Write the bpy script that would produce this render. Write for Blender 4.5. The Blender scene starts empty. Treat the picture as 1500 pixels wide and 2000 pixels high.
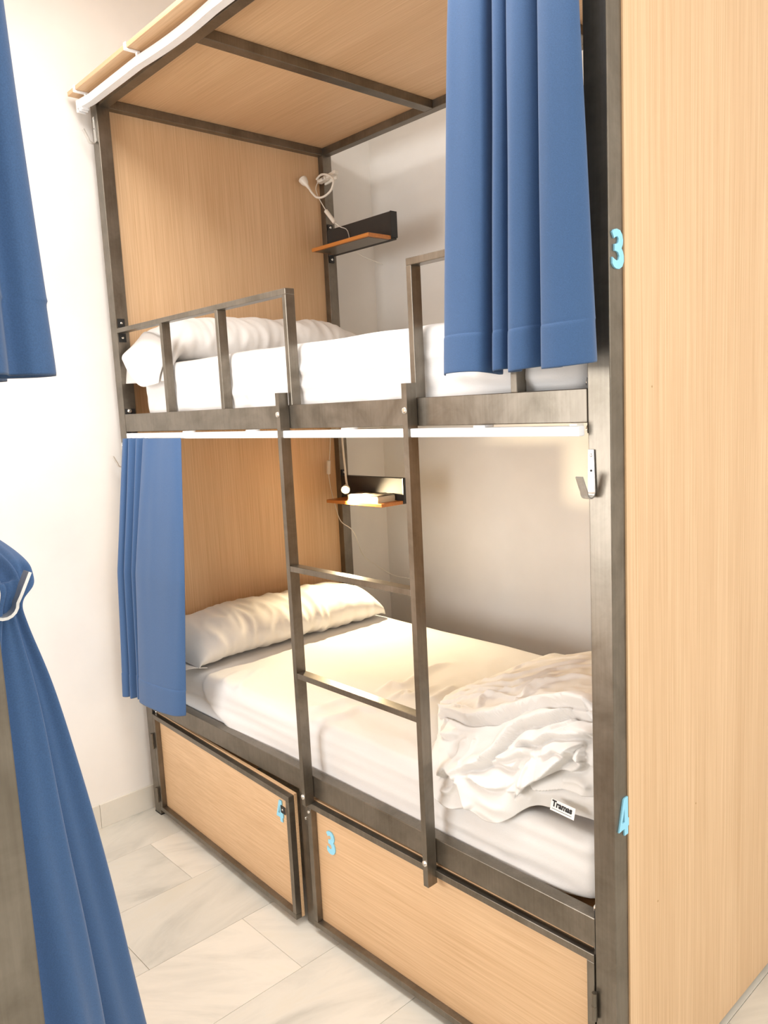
import bpy, bmesh, math, random
from mathutils import Vector, Matrix, noise
from mathutils.geometry import tessellate_polygon
S = bpy.context.scene
COL = S.collection
random.seed(4)

# ------------------------------------------------------------ camera
cam = bpy.data.cameras.new('camera')
cam.sensor_fit = 'HORIZONTAL'; cam.sensor_width = 36.0
cam.lens = 1542.318 / 1500 * 36.0
cam.clip_start = 0.02
camo = bpy.data.objects.new('camera', cam); COL.objects.link(camo)
R_ = Vector((0.67782229, 0.73359961, -0.04887289))
U_ = Vector((-0.06563767, 0.12658697, 0.98978151))
F_ = Vector((-0.73229, 0.66768807, -0.13395524))
camo.matrix_world = Matrix(((R_.x, U_.x, -F_.x, 2.76066), (R_.y, U_.y, -F_.y, -1.24559),
                            (R_.z, U_.z, -F_.z, 1.51101), (0, 0, 0, 1)))
S.camera = camo

# ------------------------------------------------------------ light, exposure
W_ = bpy.data.worlds.new('world'); S.world = W_; W_.use_nodes = True
W_.node_tree.nodes['Background'].inputs['Color'].default_value = (0.85, 0.92, 1.0, 1)
W_.node_tree.nodes['Background'].inputs['Strength'].default_value = 1.0

def area(name, loc, target, sx, sy, power, color):
    l = bpy.data.lights.new(name, 'AREA'); l.shape = 'RECTANGLE'; l.size = sx; l.size_y = sy
    l.energy = power; l.color = color
    o = bpy.data.objects.new(name, l); COL.objects.link(o)
    o.location = loc
    o.rotation_euler = (Vector(target) - Vector(loc)).to_track_quat('-Z', 'Y').to_euler()
    return o
area('right_fill_light', (5.35, -0.3, 1.9), (0.5, 0.0, 1.3), 2.2, 1.8, 36, (1.0, 0.98, 0.95))  # fill light added from the unseen right side, before the added window
area('window_daylight_front', (0.95, -2.30, 1.45), (1.15, 0.0, 1.35), 1.2, 1.6, 60, (1.0, 0.985, 0.965))
area('ceiling_light', (1.35, -0.52, 3.02), (1.35, -0.52, 0), 1.5, 0.6, 27, (1.0, 0.975, 0.94))
area('ceiling_light', (3.6, -0.6, 3.02), (3.3, -0.4, 0), 1.2, 0.6, 20, (1.0, 0.97, 0.93))

vs = S.view_settings
vs.view_transform = 'Standard'; vs.look = 'None'; vs.gamma = 1.0; vs.exposure = 0.36
vs.use_curve_mapping = False
S.cycles.max_bounces = 10; S.cycles.diffuse_bounces = 6
S.cycles.use_denoising = True

# ------------------------------------------------------------ materials
def new_mat(name):
    m = bpy.data.materials.new(name); m.use_nodes = True
    nt = m.node_tree
    return m, nt, nt.nodes['Principled BSDF']
def N(nt, t, **kw):
    n = nt.nodes.new(t)
    for k, v in kw.items(): setattr(n, k, v)
    return n
def ramp(nt, stops):
    r = N(nt, 'ShaderNodeValToRGB'); e = r.color_ramp.elements
    while len(e) > 2: e.remove(e[-1])
    for i, (p, c) in enumerate(stops):
        if i >= 2: e.new(p)
        e[i].position = p; e[i].color = (*c, 1)
    return r
def coords(nt, scale, rand=False, typ='Object'):
    tc = N(nt, 'ShaderNodeTexCoord'); mp = N(nt, 'ShaderNodeMapping')
    mp.inputs['Scale'].default_value = scale
    nt.links.new(tc.outputs[typ], mp.inputs['Vector'])
    if rand:
        oi = N(nt, 'ShaderNodeObjectInfo'); ma = N(nt, 'ShaderNodeMath', operation='MULTIPLY')
        ma.inputs[1].default_value = 37.0
        nt.links.new(oi.outputs['Random'], ma.inputs[0])
        nt.links.new(ma.outputs[0], mp.inputs['Location'])
    return mp.outputs['Vector']
def noise_tex(nt, vec, scale, detail=4, rough=0.5, dist=0.0):
    n = N(nt, 'ShaderNodeTexNoise')
    n.inputs['Scale'].default_value = scale; n.inputs['Detail'].default_value = detail
    n.inputs['Roughness'].default_value = rough; n.inputs['Distortion'].default_value = dist
    nt.links.new(vec, n.inputs['Vector']); return n.outputs['Fac']
def bump(nt, p, fac, strength, dist=0.002):
    b = N(nt, 'ShaderNodeBump'); b.inputs['Strength'].default_value = strength
    b.inputs['Distance'].default_value = dist
    nt.links.new(fac, b.inputs['Height']); nt.links.new(b.outputs[0], p.inputs['Normal'])
def mix(nt, fac, a, b, blend='MIX'):
    m = N(nt, 'ShaderNodeMix', data_type='RGBA', blend_type=blend)
    for s, v in ((m.inputs[0], fac), (m.inputs[6], a), (m.inputs[7], b)):
        if isinstance(v, (int, float)): s.default_value = v
        elif isinstance(v, tuple): s.default_value = (*v, 1)
        else: nt.links.new(v, s)
    return m.outputs[2]

def wood(name, axis, light, dark, rough=0.45):
    m, nt, p = new_mat(name)
    sc = [90.0, 90.0, 90.0]; sc[axis] = 1.1
    sb = [7.0, 7.0, 7.0]; sb[axis] = 0.25
    f1 = noise_tex(nt, coords(nt, sc), 2.2, 3, 0.7)
    r1 = ramp(nt, [(0.30, dark), (0.68, light)])
    nt.links.new(f1, r1.inputs[0])
    f2 = noise_tex(nt, coords(nt, sb), 1.0, 2, 0.5)
    r2 = ramp(nt, [(0.35, (0.93, 0.91, 0.88)), (0.65, (1.0, 1.0, 1.0))])
    nt.links.new(f2, r2.inputs[0])
    nt.links.new(mix(nt, 1.0, r1.outputs[0], r2.outputs[0], 'MULTIPLY'), p.inputs['Base Color'])
    p.inputs['Roughness'].default_value = rough
    bump(nt, p, f1, 0.12, 0.001)
    return m
WL, WD = (0.74, 0.52, 0.318), (0.60, 0.388, 0.212)
M_woodz = wood('oak_laminate_upright', 2, WL, WD)
M_woodx = wood('oak_laminate_lengthwise', 0, WL, WD)
M_edge = wood('chipboard_edge', 0, (0.62, 0.42, 0.22), (0.40, 0.24, 0.11), 0.7)
M_shelf = wood('orange_pine', 0, (0.62, 0.25, 0.06), (0.45, 0.15, 0.03), 0.35)

def steel(name, base, lo, metallic=0.75, rough=0.38):
    m, nt, p = new_mat(name)
    f = noise_tex(nt, coords(nt, (1, 1, 1), True), 9.0, 5, 0.65, 0.4)
    r = ramp(nt, [(0.32, lo), (0.62, base)]); nt.links.new(f, r.inputs[0])
    f2 = noise_tex(nt, coords(nt, (60, 60, 2.5), True), 3.0, 3, 0.6)
    r2 = ramp(nt, [(0.3, (0.86, 0.85, 0.84)), (0.7, (1, 1, 1))]); nt.links.new(f2, r2.inputs[0])
    nt.links.new(mix(nt, 1.0, r.outputs[0], r2.outputs[0], 'MULTIPLY'), p.inputs['Base Color'])
    p.inputs['Metallic'].default_value = metallic
    rr = N(nt, 'ShaderNodeMapRange'); rr.inputs['To Min'].default_value = rough - 0.08
    rr.inputs['To Max'].default_value = rough + 0.14
    nt.links.new(f, rr.inputs['Value']); nt.links.new(rr.outputs[0], p.inputs['Roughness'])
    bump(nt, p, f2, 0.06, 0.001)
    return m
M_steel = steel('raw_steel', (0.240, 0.213, 0.176), (0.160, 0.140, 0.111), 0.82, 0.30)
M_zinc = steel('zinc_plated', (0.72, 0.71, 0.68), (0.5, 0.49, 0.47), 0.8, 0.35)

def flat(name, color, rough=0.5, metallic=0.0, nscale=0, nstr=0.0):
    m, nt, p = new_mat(name)
    f = noise_tex(nt, coords(nt, (1, 1, 1)), nscale or 30.0, 4)
    c0 = tuple(c * 0.94 for c in color)
    r = ramp(nt, [(0.3, c0), (0.7, color)]); nt.links.new(f, r.inputs[0])
    nt.links.new(r.outputs[0], p.inputs['Base Color'])
    p.inputs['Roughness'].default_value = rough; p.inputs['Metallic'].default_value = metallic
    if nstr: bump(nt, p, f, nstr)
    return m
M_dsteel = flat('dark_steel', (0.035, 0.031, 0.027), 0.75, 0.0)
M_bolt = flat('bright_bolt', (0.85, 0.84, 0.8), 0.22, 1.0)
M_black = flat('black_cap', (0.012, 0.012, 0.012), 0.45)
M_track = flat('white_track', (0.86, 0.88, 0.9), 0.3)
M_plastic = flat('white_plastic', (0.80, 0.77, 0.70), 0.35)
M_blue = flat('light_blue_foam', (0.30, 0.68, 0.90), 0.6)
M_paper = flat('paper', (0.82, 0.76, 0.62), 0.8)
M_ink = flat('black_ink', (0.01, 0.01, 0.012), 0.7)
M_wall = flat('white_plaster', (0.85, 0.835, 0.805), 0.75, 0, 5.0, 0.10)
M_ceil = flat('white_ceiling', (0.82, 0.81, 0.79), 0.8)

def cloth(name, color, dark, rough=0.85, weave=900.0, wstr=0.15, big=0.0):
    m, nt, p = new_mat(name)
    f = noise_tex(nt, coords(nt, (1, 1, 1)), weave, 2)
    r = ramp(nt, [(0.35, dark), (0.65, color)]); nt.links.new(f, r.inputs[0])
    nt.links.new(r.outputs[0], p.inputs['Base Color'])
    p.inputs['Roughness'].default_value = rough
    p.inputs['Sheen Weight'].default_value = 0.15
    if big:
        g = noise_tex(nt, coords(nt, (1, 1, 1)), 14.0, 6, 0.55, 0.8)
        ad = N(nt, 'ShaderNodeMath', operation='MULTIPLY_ADD'); ad.inputs[1].default_value = big * 10
        nt.links.new(g, ad.inputs[0]); nt.links.new(f, ad.inputs[2])
        bump(nt, p, ad.outputs[0], wstr, 0.002)
    else:
        bump(nt, p, f, wstr, 0.0008)
    return m
M_curt = cloth('blue_curtain_fabric', (0.038, 0.100, 0.235), (0.031, 0.083, 0.198), 0.8, 700.0, 0.12)
M_sheet = cloth('white_cotton', (0.745, 0.735, 0.725), (0.72, 0.71, 0.70), 0.85, 900, 0.25, 0.35)
M_sheet2 = cloth('white_cotton_case', (0.75, 0.735, 0.715), (0.725, 0.71, 0.69), 0.85, 900, 0.2, 0.15)
M_mattress = cloth('grey_ticking', (0.45, 0.45, 0.46), (0.38, 0.38, 0.39))

def marble(name):
    m, nt, p = new_mat(name)
    v = coords(nt, (1, 1, 1), True)
    vr = N(nt, 'ShaderNodeVectorRotate', rotation_type='Z_AXIS')
    oi = N(nt, 'ShaderNodeObjectInfo'); mm = N(nt, 'ShaderNodeMapRange')
    mm.inputs['To Min'].default_value = 0.35; mm.inputs['To Max'].default_value = 2.5
    nt.links.new(oi.outputs['Random'], mm.inputs['Value'])
    nt.links.new(mm.outputs[0], vr.inputs['Angle']); nt.links.new(v, vr.inputs['Vector'])
    mp = N(nt, 'ShaderNodeMapping'); mp.inputs['Scale'].default_value = (1.0, 3.6, 1.0)
    nt.links.new(vr.outputs[0], mp.inputs['Vector'])
    f = noise_tex(nt, mp.outputs[0], 2.3, 7, 0.62, 0.7)
    r = ramp(nt, [(0.28, (0.55, 0.54, 0.50)), (0.42, (0.67, 0.655, 0.605)), (0.55, (0.74, 0.72, 0.665)), (0.75, (0.72, 0.685, 0.60))])
    nt.links.new(f, r.inputs[0])
    wn = N(nt, 'ShaderNodeTexWhiteNoise', noise_dimensions='1D'); nt.links.new(oi.outputs['Random'], wn.inputs['W'])
    r3 = ramp(nt, [(0.0, (0.86, 0.87, 0.86)), (1.0, (1.02, 1.01, 0.99))]); nt.links.new(wn.outputs['Value'], r3.inputs[0])
    nt.links.new(mix(nt, 1.0, r.outputs[0], r3.outputs[0], 'MULTIPLY'), p.inputs['Base Color'])
    p.inputs['Roughness'].default_value = 0.33
    return m
M_marble = marble('cream_marble')
M_grout = flat('grout', (0.50, 0.47, 0.41), 0.9)
def emit(name, color, strength):
    m, nt, p = new_mat(name)
    p.inputs['Base Color'].default_value = (*color, 1)
    p.inputs['Emission Color'].default_value = (*color, 1); p.inputs['Emission Strength'].default_value = strength
    return m
M_bulb = emit('lit_led', (1.0, 0.78, 0.45), 45.0)
M_off = flat('unlit_led', (0.25, 0.24, 0.22), 0.2)
M_diff = emit('lamp_diffuser', (1.0, 0.96, 0.9), 2.0)
def glass():
    m, nt, p = new_mat('window_glass')
    p.inputs['Transmission Weight'].default_value = 1.0; p.inputs['Roughness'].default_value = 0.0
    p.inputs['IOR'].default_value = 1.45
    return m
M_glass = glass()

# ------------------------------------------------------------ geometry helpers
FLIP = [None]          # when set to y0, geometry is mirrored: y -> y0 - y
def T(v):
    v = Vector(v)
    if FLIP[0] is not None: v.y = FLIP[0] - v.y
    return v
def empty(name, loc, label=None, cat=None, group=None):
    o = bpy.data.objects.new(name, None); COL.objects.link(o); o.location = T(loc)
    o.empty_display_size = 0.1
    tag(o, label, cat, group)
    return o
def tag(o, label=None, cat=None, group=None, kind=None):
    if label: o['label'] = label
    if cat: o['category'] = cat
    if group: o['group'] = group
    if kind: o['kind'] = kind
    return o
def wloc(o):
    v = Vector((0, 0, 0))
    while o is not None: v += o.location; o = o.parent
    return v
def link(name, bm, mats, parent=None, smooth=False, origin=None, auto=None):
    """bm in world coordinates -> one mesh object, origin at the foot of its bounding box"""
    if FLIP[0] is not None:
        for v in bm.verts: v.co.y = FLIP[0] - v.co.y
        bmesh.ops.reverse_faces(bm, faces=bm.faces)
    xs = [v.co for v in bm.verts]
    if origin is None:
        lo = [min(c[i] for c in xs) for i in range(3)]; hi = [max(c[i] for c in xs) for i in range(3)]
        origin = Vector(((lo[0] + hi[0]) / 2, (lo[1] + hi[1]) / 2, lo[2]))
    for v in bm.verts: v.co -= origin
    me = bpy.data.meshes.new(name); bm.to_mesh(me); bm.free()
    for m in (mats if isinstance(mats, (list, tuple)) else [mats]): me.materials.append(m)
    for p in me.polygons: p.use_smooth = smooth
    if auto is not None:
        for p in me.polygons: p.use_smooth = True
        me.set_sharp_from_angle(angle=math.radians(auto))
    o = bpy.data.objects.new(name, me); COL.objects.link(o)
    if parent is not None:
        o.parent = parent; o.location = origin - wloc(parent)
    else: o.location = origin
    return o
def add_box(bm, x, y, z, bev=0.0, mi=0):
    vs_ = [bm.verts.new((x[i], y[j], z[k])) for i in (0, 1) for j in (0, 1) for k in (0, 1)]
    idx = [(0, 1, 3, 2), (4, 6, 7, 5), (0, 4, 5, 1), (2, 3, 7, 6), (0, 2, 6, 4), (1, 5, 7, 3)]
    fs = [bm.faces.new([vs_[i] for i in f]) for f in idx]
    for f in fs: f.material_index = mi
    if bev:
        es = list({e for f in fs for e in f.edges})
        r = bmesh.ops.bevel(bm, geom=es, offset=bev, segments=2, profile=0.5, affect='EDGES')
        for f in r['faces']: f.material_index = mi
    return fs
def box(name, x, y, z, mat, parent=None, bev=0.0):
    bm = bmesh.new(); add_box(bm, x, y, z, bev)
    return link(name, bm, mat, parent)
def frame_of(d):
    d = d.normalized(); a = Vector((0, 0, 1)) if abs(d.z) < 0.9 else Vector((1, 0, 0))
    s = d.cross(a).normalized(); return s, s.cross(d).normalized()
def add_tube(bm, pts, rad, seg=10, cap=True, mi=0):
    pts = [Vector(p) for p in pts]; rings = []
    s, u = frame_of(pts[1] - pts[0])
    for i, p in enumerate(pts):
        d = (pts[min(i + 1, len(pts) - 1)] - pts[max(i - 1, 0)]).normalized()
        s = (s - d * s.dot(d)).normalized(); u = d.cross(s).normalized()
        r = rad[i] if isinstance(rad, (list, tuple)) else rad
        rings.append([bm.verts.new(p + s * r * math.cos(2 * math.pi * k / seg) + u * r * math.sin(2 * math.pi * k / seg)) for k in range(seg)])
    for a, b in zip(rings, rings[1:]):
        for k in range(seg):
            f = bm.faces.new((a[k], a[(k + 1) % seg], b[(k + 1) % seg], b[k])); f.material_index = mi
    if cap:
        f = bm.faces.new(list(reversed(rings[0]))); f.material_index = mi
        f = bm.faces.new(rings[-1]); f.material_index = mi
    return rings
def catmull(pts, n):
    P = [Vector(p) for p in pts]; out = []
    for i in range(len(P) - 1):
        p0 = P[max(i - 1, 0)]; p1 = P[i]; p2 = P[i + 1]; p3 = P[min(i + 2, len(P) - 1)]
        for k in range(n):
            t = k / n
            out.append(0.5 * ((2 * p1) + (p2 - p0) * t + (2 * p0 - 5 * p1 + 4 * p2 - p3) * t * t + (-p0 + 3 * p1 - 3 * p2 + p3) * t ** 3))
    out.append(P[-1]); return out
def tube(name, pts, rad, mat, parent=None, n=0, seg=10):
    if n: pts = catmull(pts, n)
    bm = bmesh.new(); add_tube(bm, pts, rad, seg)
    bmesh.ops.recalc_face_normals(bm, faces=bm.faces)
    return link(name, bm, mat, parent, auto=40)
def add_bolt(bm, c, nrm, r=0.007, h=0.005):
    """domed bolt head with a cross recess"""
    c = Vector(c); nrm = Vector(nrm).normalized()
    prof = [(r, 0), (r, h * 0.45), (r * 0.8, h * 0.85), (r * 0.45, h), (r * 0.25, h * 0.7)]
    add_tube(bm, [c + nrm * q[1] + nrm * 1e-5 * i for i, q in enumerate(prof)], [q[0] for q in prof], 12)
def bolt(c, nrm, parent, r=0.007, h=0.005, name='bolt'):
    bm = bmesh.new(); add_bolt(bm, c, nrm, r, h); bmesh.ops.recalc_face_normals(bm, faces=bm.faces)
    return link(name, bm, M_bolt, parent, auto=50)
def grid_mesh(rows, close_u=False):
    bm = bmesh.new(); V = [[bm.verts.new(p) for p in r] for r in rows]
    nu = len(rows[0])
    for a, b in zip(V, V[1:]):
        for k in range(nu if close_u else nu - 1):
            bm.faces.new((a[k], a[(k + 1) % nu], b[(k + 1) % nu], b[k]))
    return bm, V

# ------------------------------------------------------------ the room
XL, YB, YF, XR, ZC = -0.04, 1.325, -2.35, 5.45, 3.08
fl = box('floor', (XL - 0.1, XR + 0.1), (YF - 0.1, YB + 0.1), (-0.08, -0.004), M_grout); tag(fl, kind='structure')
meshes = {}
def tile(x0, x1, y0, y1):
    x1 = min(x1, XR); x0 = max(x0, XL); y0 = max(y0, YF); y1 = min(y1, YB)
    if x1 - x0 < 0.01 or y1 - y0 < 0.01: return
    g = 0.0006
    sx, sy = round(x1 - x0 - 2 * g, 4), round(y1 - y0 - 2 * g, 4)
    if (sx, sy) not in meshes:
        bm = bmesh.new(); add_box(bm, (-sx / 2, sx / 2), (-sy / 2, sy / 2), (0, 0.0045), 0.0006)
        me = bpy.data.meshes.new('floor_tile'); bm.to_mesh(me); bm.free(); me.materials.append(M_marble)
        meshes[(sx, sy)] = me
    o = bpy.data.objects.new('floor_tile', meshes[(sx, sy)]); COL.objects.link(o); o.parent = fl
    o.location = Vector(((x0 + x1) / 2, (y0 + y1) / 2, -0.0045 + random.uniform(0, 0.0003))) - fl.location
k = 0
x = 0.207 - 0.3007
while x < XR:
    off = -0.125 if k % 2 == 1 else -0.425
    j = -5
    while True:
        y0 = off + 0.6 * j
        if y0 > YB: break
        tile(x, x + 0.3007, y0, y0 + 0.6); j += 1
    x += 0.3007; k += 1

def wall(name, x, y, z): return tag(box(name, x, y, z, M_wall), kind='structure')
wall('wall_left', (XL - 0.1, XL), (YF - 0.1, YB + 0.1), (-0.08, ZC))
wall('wall_back', (XL, XR), (YB, YB + 0.1), (-0.08, ZC))
bm = bmesh.new()
wx, wf = (0.15, 1.55), (0.60, 2.30)
add_box(bm, (XL, wx[0]), (YF - 0.1, YF), (-0.08, ZC)); add_box(bm, (wx[1], XR), (YF - 0.1, YF), (-0.08, ZC))
add_box(bm, wx, (YF - 0.1, YF), (-0.08, wf[0])); add_box(bm, wx, (YF - 0.1, YF), (wf[1], ZC))
tag(link('wall_front', bm, M_wall), kind='structure')
win = empty('window_2', (0.85, YF, wf[0])); tag(win, kind='structure')
bm = bmesh.new()
for xx in ((wx[0], wx[0] + .05), (wx[1] - .05, wx[1]), (0.82, 0.88)): add_box(bm, xx, (YF - .07, YF - .02), wf)
add_box(bm, wx, (YF - .07, YF - .02), (wf[0], wf[0] + .05)); add_box(bm, wx, (YF - .07, YF - .02), (wf[1] - .05, wf[1]))
link('window_frame', bm, M_track, win)
box('window_pane', (wx[0] + .05, 0.82), (YF - .045, YF - .04), (wf[0] + .05, wf[1] - .05), M_glass, win)
box('window_pane', (0.88, wx[1] - .05), (YF - .045, YF - .04), (wf[0] + .05, wf[1] - .05), M_glass, win)
tag(box('ceiling', (XL - 0.1, XR + 0.1), (YF - 0.1, YB + 0.1), (ZC, ZC + 0.1), M_ceil), kind='structure')
# right wall with an unseen window opening added behind the viewer for daylight
bm = bmesh.new()
wy, wz = (-1.45, 0.85), (0.95, 2.75)
add_box(bm, (XR, XR + 0.1), (YF - 0.1, wy[0]), (-0.08, ZC)); add_box(bm, (XR, XR + 0.1), (wy[1], YB + 0.1), (-0.08, ZC))
add_box(bm, (XR, XR + 0.1), wy, (-0.08, wz[0])); add_box(bm, (XR, XR + 0.1), wy, (wz[1], ZC))
tag(link('wall_right', bm, M_wall), kind='structure')
win = empty('added_window_right', (XR, (wy[0] + wy[1]) / 2, wz[0])); tag(win, kind='structure')
bm = bmesh.new()
for yy in ((wy[0], wy[0] + .05), (wy[1] - .05, wy[1]), (-0.33, -0.27)): add_box(bm, (XR + .02, XR + .07), yy, wz)
add_box(bm, (XR + .02, XR + .07), wy, (wz[0], wz[0] + .05)); add_box(bm, (XR + .02, XR + .07), wy, (wz[1] - .05, wz[1]))
link('window_frame', bm, M_track, win)
box('window_pane', (XR + .04, XR + .045), (wy[0] + .05, -0.33), (wz[0] + .05, wz[1] - .05), M_glass, win)
box('window_pane', (XR + .04, XR + .045), (-0.27, wy[1] - .05), (wz[0] + .05, wz[1] - .05), M_glass, win)
# marble skirting, piece by piece
def skirting(name, along, a0, a1, at, first):
    bs = empty(name, (at, a0, 0) if along == 1 else (a0, at, 0)); tag(bs, kind='structure')
    a = a0
    nxt = first
    while a < a1 - 0.01:
        b = min(nxt, a1); nxt = b + 0.40
        t = 0.009
        if along == 1: box('skirting_tile', (at, at + t), (a + .0005, b - .0005), (0, 0.092), M_marble, bs, 0.0012)
        else: box('skirting_tile', (a + .0005, b - .0005), (at - t, at), (0, 0.092), M_marble, bs, 0.0012)
        a = b
skirting('baseboard_left', 1, YF, YB - 0.01, XL, -2.2)
skirting('baseboard_back', 0, XL + 0.01, XR, YB, 0.3)

# ------------------------------------------------------------ digits
def outline(poly, hole=None):
    return poly, hole
D3 = [(0, 61), (6, 66), (16, 68), (27, 66.5), (34, 60), (37, 51), (36, 43), (31.5, 36), (36, 31), (39, 23), (39, 14),
      (34, 5), (24, 0), (13, 0), (5, 3), (0, 8), (0, 19), (7, 16), (15, 13.5), (21, 16), (23.5, 22), (20, 28), (14, 30), (8, 30),
      (8, 41.5), (15, 42), (20, 45), (22, 51), (19, 55), (13, 54.5), (7, 51)]
D4 = [(0, 12), (19, 66), (23, 68), (36, 68), (36, 29), (41, 28), (41, 15), (36, 14), (36, 0), (22, 0), (22, 13)]
D4h = [(13, 25), (22, 50), (22, 25)]
def digit(ch, org, ax, up, nrm, parent, w=0.040, h=0.068, th=0.003):
    poly, hole = (D3, None) if ch == '3' else (D4, D4h)
    loops = [[Vector((a / 40 * w, b / 68 * h, 0)) for a, b in poly]]
    if hole: loops.append([Vector((a / 40 * w, b / 68 * h, 0)) for a, b in hole])
    flatl = [v for l in loops for v in l]
    tris = tessellate_polygon(loops)
    org, ax, up, nrm = Vector(org), Vector(ax), Vector(up), Vector(nrm)
    bm = bmesh.new()
    lo = [bm.verts.new(org + ax * v.x + up * v.y) for v in flatl]
    hi = [bm.verts.new(org + ax * v.x + up * v.y + nrm * th) for v in flatl]
    for t in tris:
        bm.faces.new([hi[i] for i in t]); bm.faces.new([lo[i] for i in reversed(t)])
    s = 0
    for l in loops:
        n = len(l)
        for i in range(n):
            a, b = s + i, s + (i + 1) % n
            bm.faces.new((lo[a], lo[b], hi[b], hi[a]))
        s += n
    bmesh.ops.recalc_face_normals(bm, faces=bm.faces)
    o = link('number', bm, M_blue, parent)
    o['label'] = 'light blue number %s' % ch
    return o

# ------------------------------------------------------------ coat hook
def coat_hook(x, z, parent, facing_y=0.0, plate_h=0.088, lip=0.042):
    """flat strip with a J lip on the front face of a post (front normal -y)"""
    w = 0.0075; t = 0.003; y0 = facing_y
    path = [(y0 - t / 2 - .0005, z + plate_h), (y0 - t / 2 - .0005, z + 0.02)]
    for a in range(0, 181, 20):
        r = 0.013
        path.append((y0 - t / 2 - r + r * math.cos(math.radians(a)) , z + 0.014 - r * math.sin(math.radians(a))))
    path.append((y0 - lip + 0.010, z + 0.022)); path.append((y0 - lip, z + 0.042))
    bm = bmesh.new(); rows = []
    for i, p in enumerate(path):
        a = Vector(path[max(i - 1, 0)]); b = Vector(path[min(i + 1, len(path) - 1)]); d = (b - a).normalized(); nn = Vector((-d.y, d.x)) * t / 2
        ww = w if i else w * 0.75
        P = Vector(p)
        rows.append([(x - ww, P.x + nn.x, P.y + nn.y), (x + ww, P.x + nn.x, P.y + nn.y), (x + ww, P.x - nn.x, P.y - nn.y), (x - ww, P.x - nn.x, P.y - nn.y)])
    bm.free(); bm, V = grid_mesh(rows, True)
    bm.faces.new(V[0]); bm.faces.new(list(reversed(V[-1])))
    bmesh.ops.recalc_face_normals(bm, faces=bm.faces)
    o = link('coat_hook', bm, M_zinc, parent, auto=35)
    bm = bmesh.new(); add_tube(bm, [(x, y0 - t - .0004, z + .05), (x, y0 - t - .0012, z + .05)], 0.0022, 10)
    bmesh.ops.recalc_face_normals(bm, faces=bm.faces); link('screw_hole', bm, M_ink, o)
    bolt((x, y0 - t, z + plate_h - .010), (0, -1, 0), o, 0.0035, 0.0015, 'screw')
    return o

# ------------------------------------------------------------ the bunk bed
PW = 0.0464; LN = 2.0; WD_ = 1.0246; H = 2.5656
ZR0, ZR1, ZL0, ZL1 = 1.4614, 1.5235, 0.422, 0.4843
def tube_box(name, x, y, z, parent, bev=0.0016): return box(name, x, y, z, M_steel, parent, bev)

def locker_door(parent, hinge_x, free, ch, numpos, out):
    """framed door in plan: from the hinge to the free edge (x, y)"""
    z0, z1 = 0.022, 0.406
    hx, hy = hinge_x, -0.001
    dx, dy = free[0] - hx, free[1] - hy; Lg = math.hypot(dx, dy); d = Vector((dx / Lg, dy / Lg, 0))
    n = Vector((d.y, -d.x, 0)); n = n if n.y < 0 else -n       # outward
    def place(bm):
        for v in bm.verts:
            q = Vector((hx, hy, 0)) + d * v.co.x - n * v.co.y + Vector((0, 0, v.co.z)); v.co = q
        bmesh.ops.recalc_face_normals(bm, faces=bm.faces)
    door = bpy.data.objects.new('locker_door', None); COL.objects.link(door)
    door.parent = parent; door.empty_display_size = 0.1
    door.location = T((hx, hy, z0)) - wloc(parent)
    fw, ft = 0.017, 0.02
    for nm, xx, zz in (('frame_bar', (0, Lg), (z0, z0 + fw)), ('frame_bar', (0, Lg), (z1 - fw, z1)),
                       ('frame_bar', (0, fw), (z0 + fw, z1 - fw)), ('frame_bar', (Lg - fw, Lg), (z0 + fw, z1 - fw))):
        bm = bmesh.new(); add_box(bm, xx, (0, ft), zz, 0.0012); place(bm); link(nm, bm, M_steel, door)
    bm = bmesh.new(); add_box(bm, (0.004, Lg + 0.001), (ft + .0003, ft + 0.0095), (z0 + .002, z1 + 0.003)); place(bm)
    link('door_panel', bm, [M_woodx], door)
    # hinges
    for hz in (0.085, 0.30):
        bm = bmesh.new(); s = 1 if d.x > 0 else -1
        add_tube(bm, [(hx - s * .004, hy - .006, hz - .03), (hx - s * .004, hy - .006, hz - .001)], 0.0055, 10)
        add_tube(bm, [(hx - s * .004, hy - .006, hz + .001), (hx - s * .004, hy - .006, hz + .03)], 0.0055, 10)
        add_tube(bm, [(hx - s * .004, hy - .006, hz - .0015), (hx - s * .004, hy - .006, hz + .0015)], 0.006, 10)
        bmesh.ops.recalc_face_normals(bm, faces=bm.faces); link('hinge', bm, M_steel, door, auto=40)
    # number
    o0 = Vector((hx, hy, 0)) + d * (Lg * 0 + numpos[0]) - n * (ft) + Vector((0, 0, numpos[1]))
    ax = d if d.x > 0 else -d
    digit(ch, o0, ax, (0, 0, 1), n, door, 0.036, 0.068, 0.003)
    return door, Vector((hx, hy, 0)), d, n, Lg

def wood_shelf(parent, z):
    sh = bpy.data.objects.new('shelf', None); COL.objects.link(sh); sh.parent = parent
    sh.location = T((0.27, 0.95, z)) - wloc(parent)
    Y = WD_ - PW      # front face of the rear post
    box('shelf_board', (0.088, 0.442), (0.858, Y - .001), (z - 0.006, z + 0.008), M_shelf, sh, 0.0015)
    box('shelf_board_underlay', (0.10, 0.430), (0.868, Y - .002), (z - 0.0075, z - 0.0062), M_steel, sh)
    box('wall_plate', (0.050, 0.442), (Y, Y + 0.03), (z - 0.006, z + 0.100), M_dsteel, sh, 0.0012)
    box('end_cap', (0.442, 0.447), (Y - .002, Y + .032), (z + 0.001, z + 0.101), M_black, sh, 0.0008)
    for zz in (z + 0.100, z - 0.032):
        ear = box('bracket', (0.049, 0.052), (Y + .004, Y + .030), (zz, zz + 0.026), M_black, sh)
        bolt((0.052, Y + .016, zz + .013), (1, 0, 0), ear, 0.0055, 0.004)
    return sh

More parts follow.
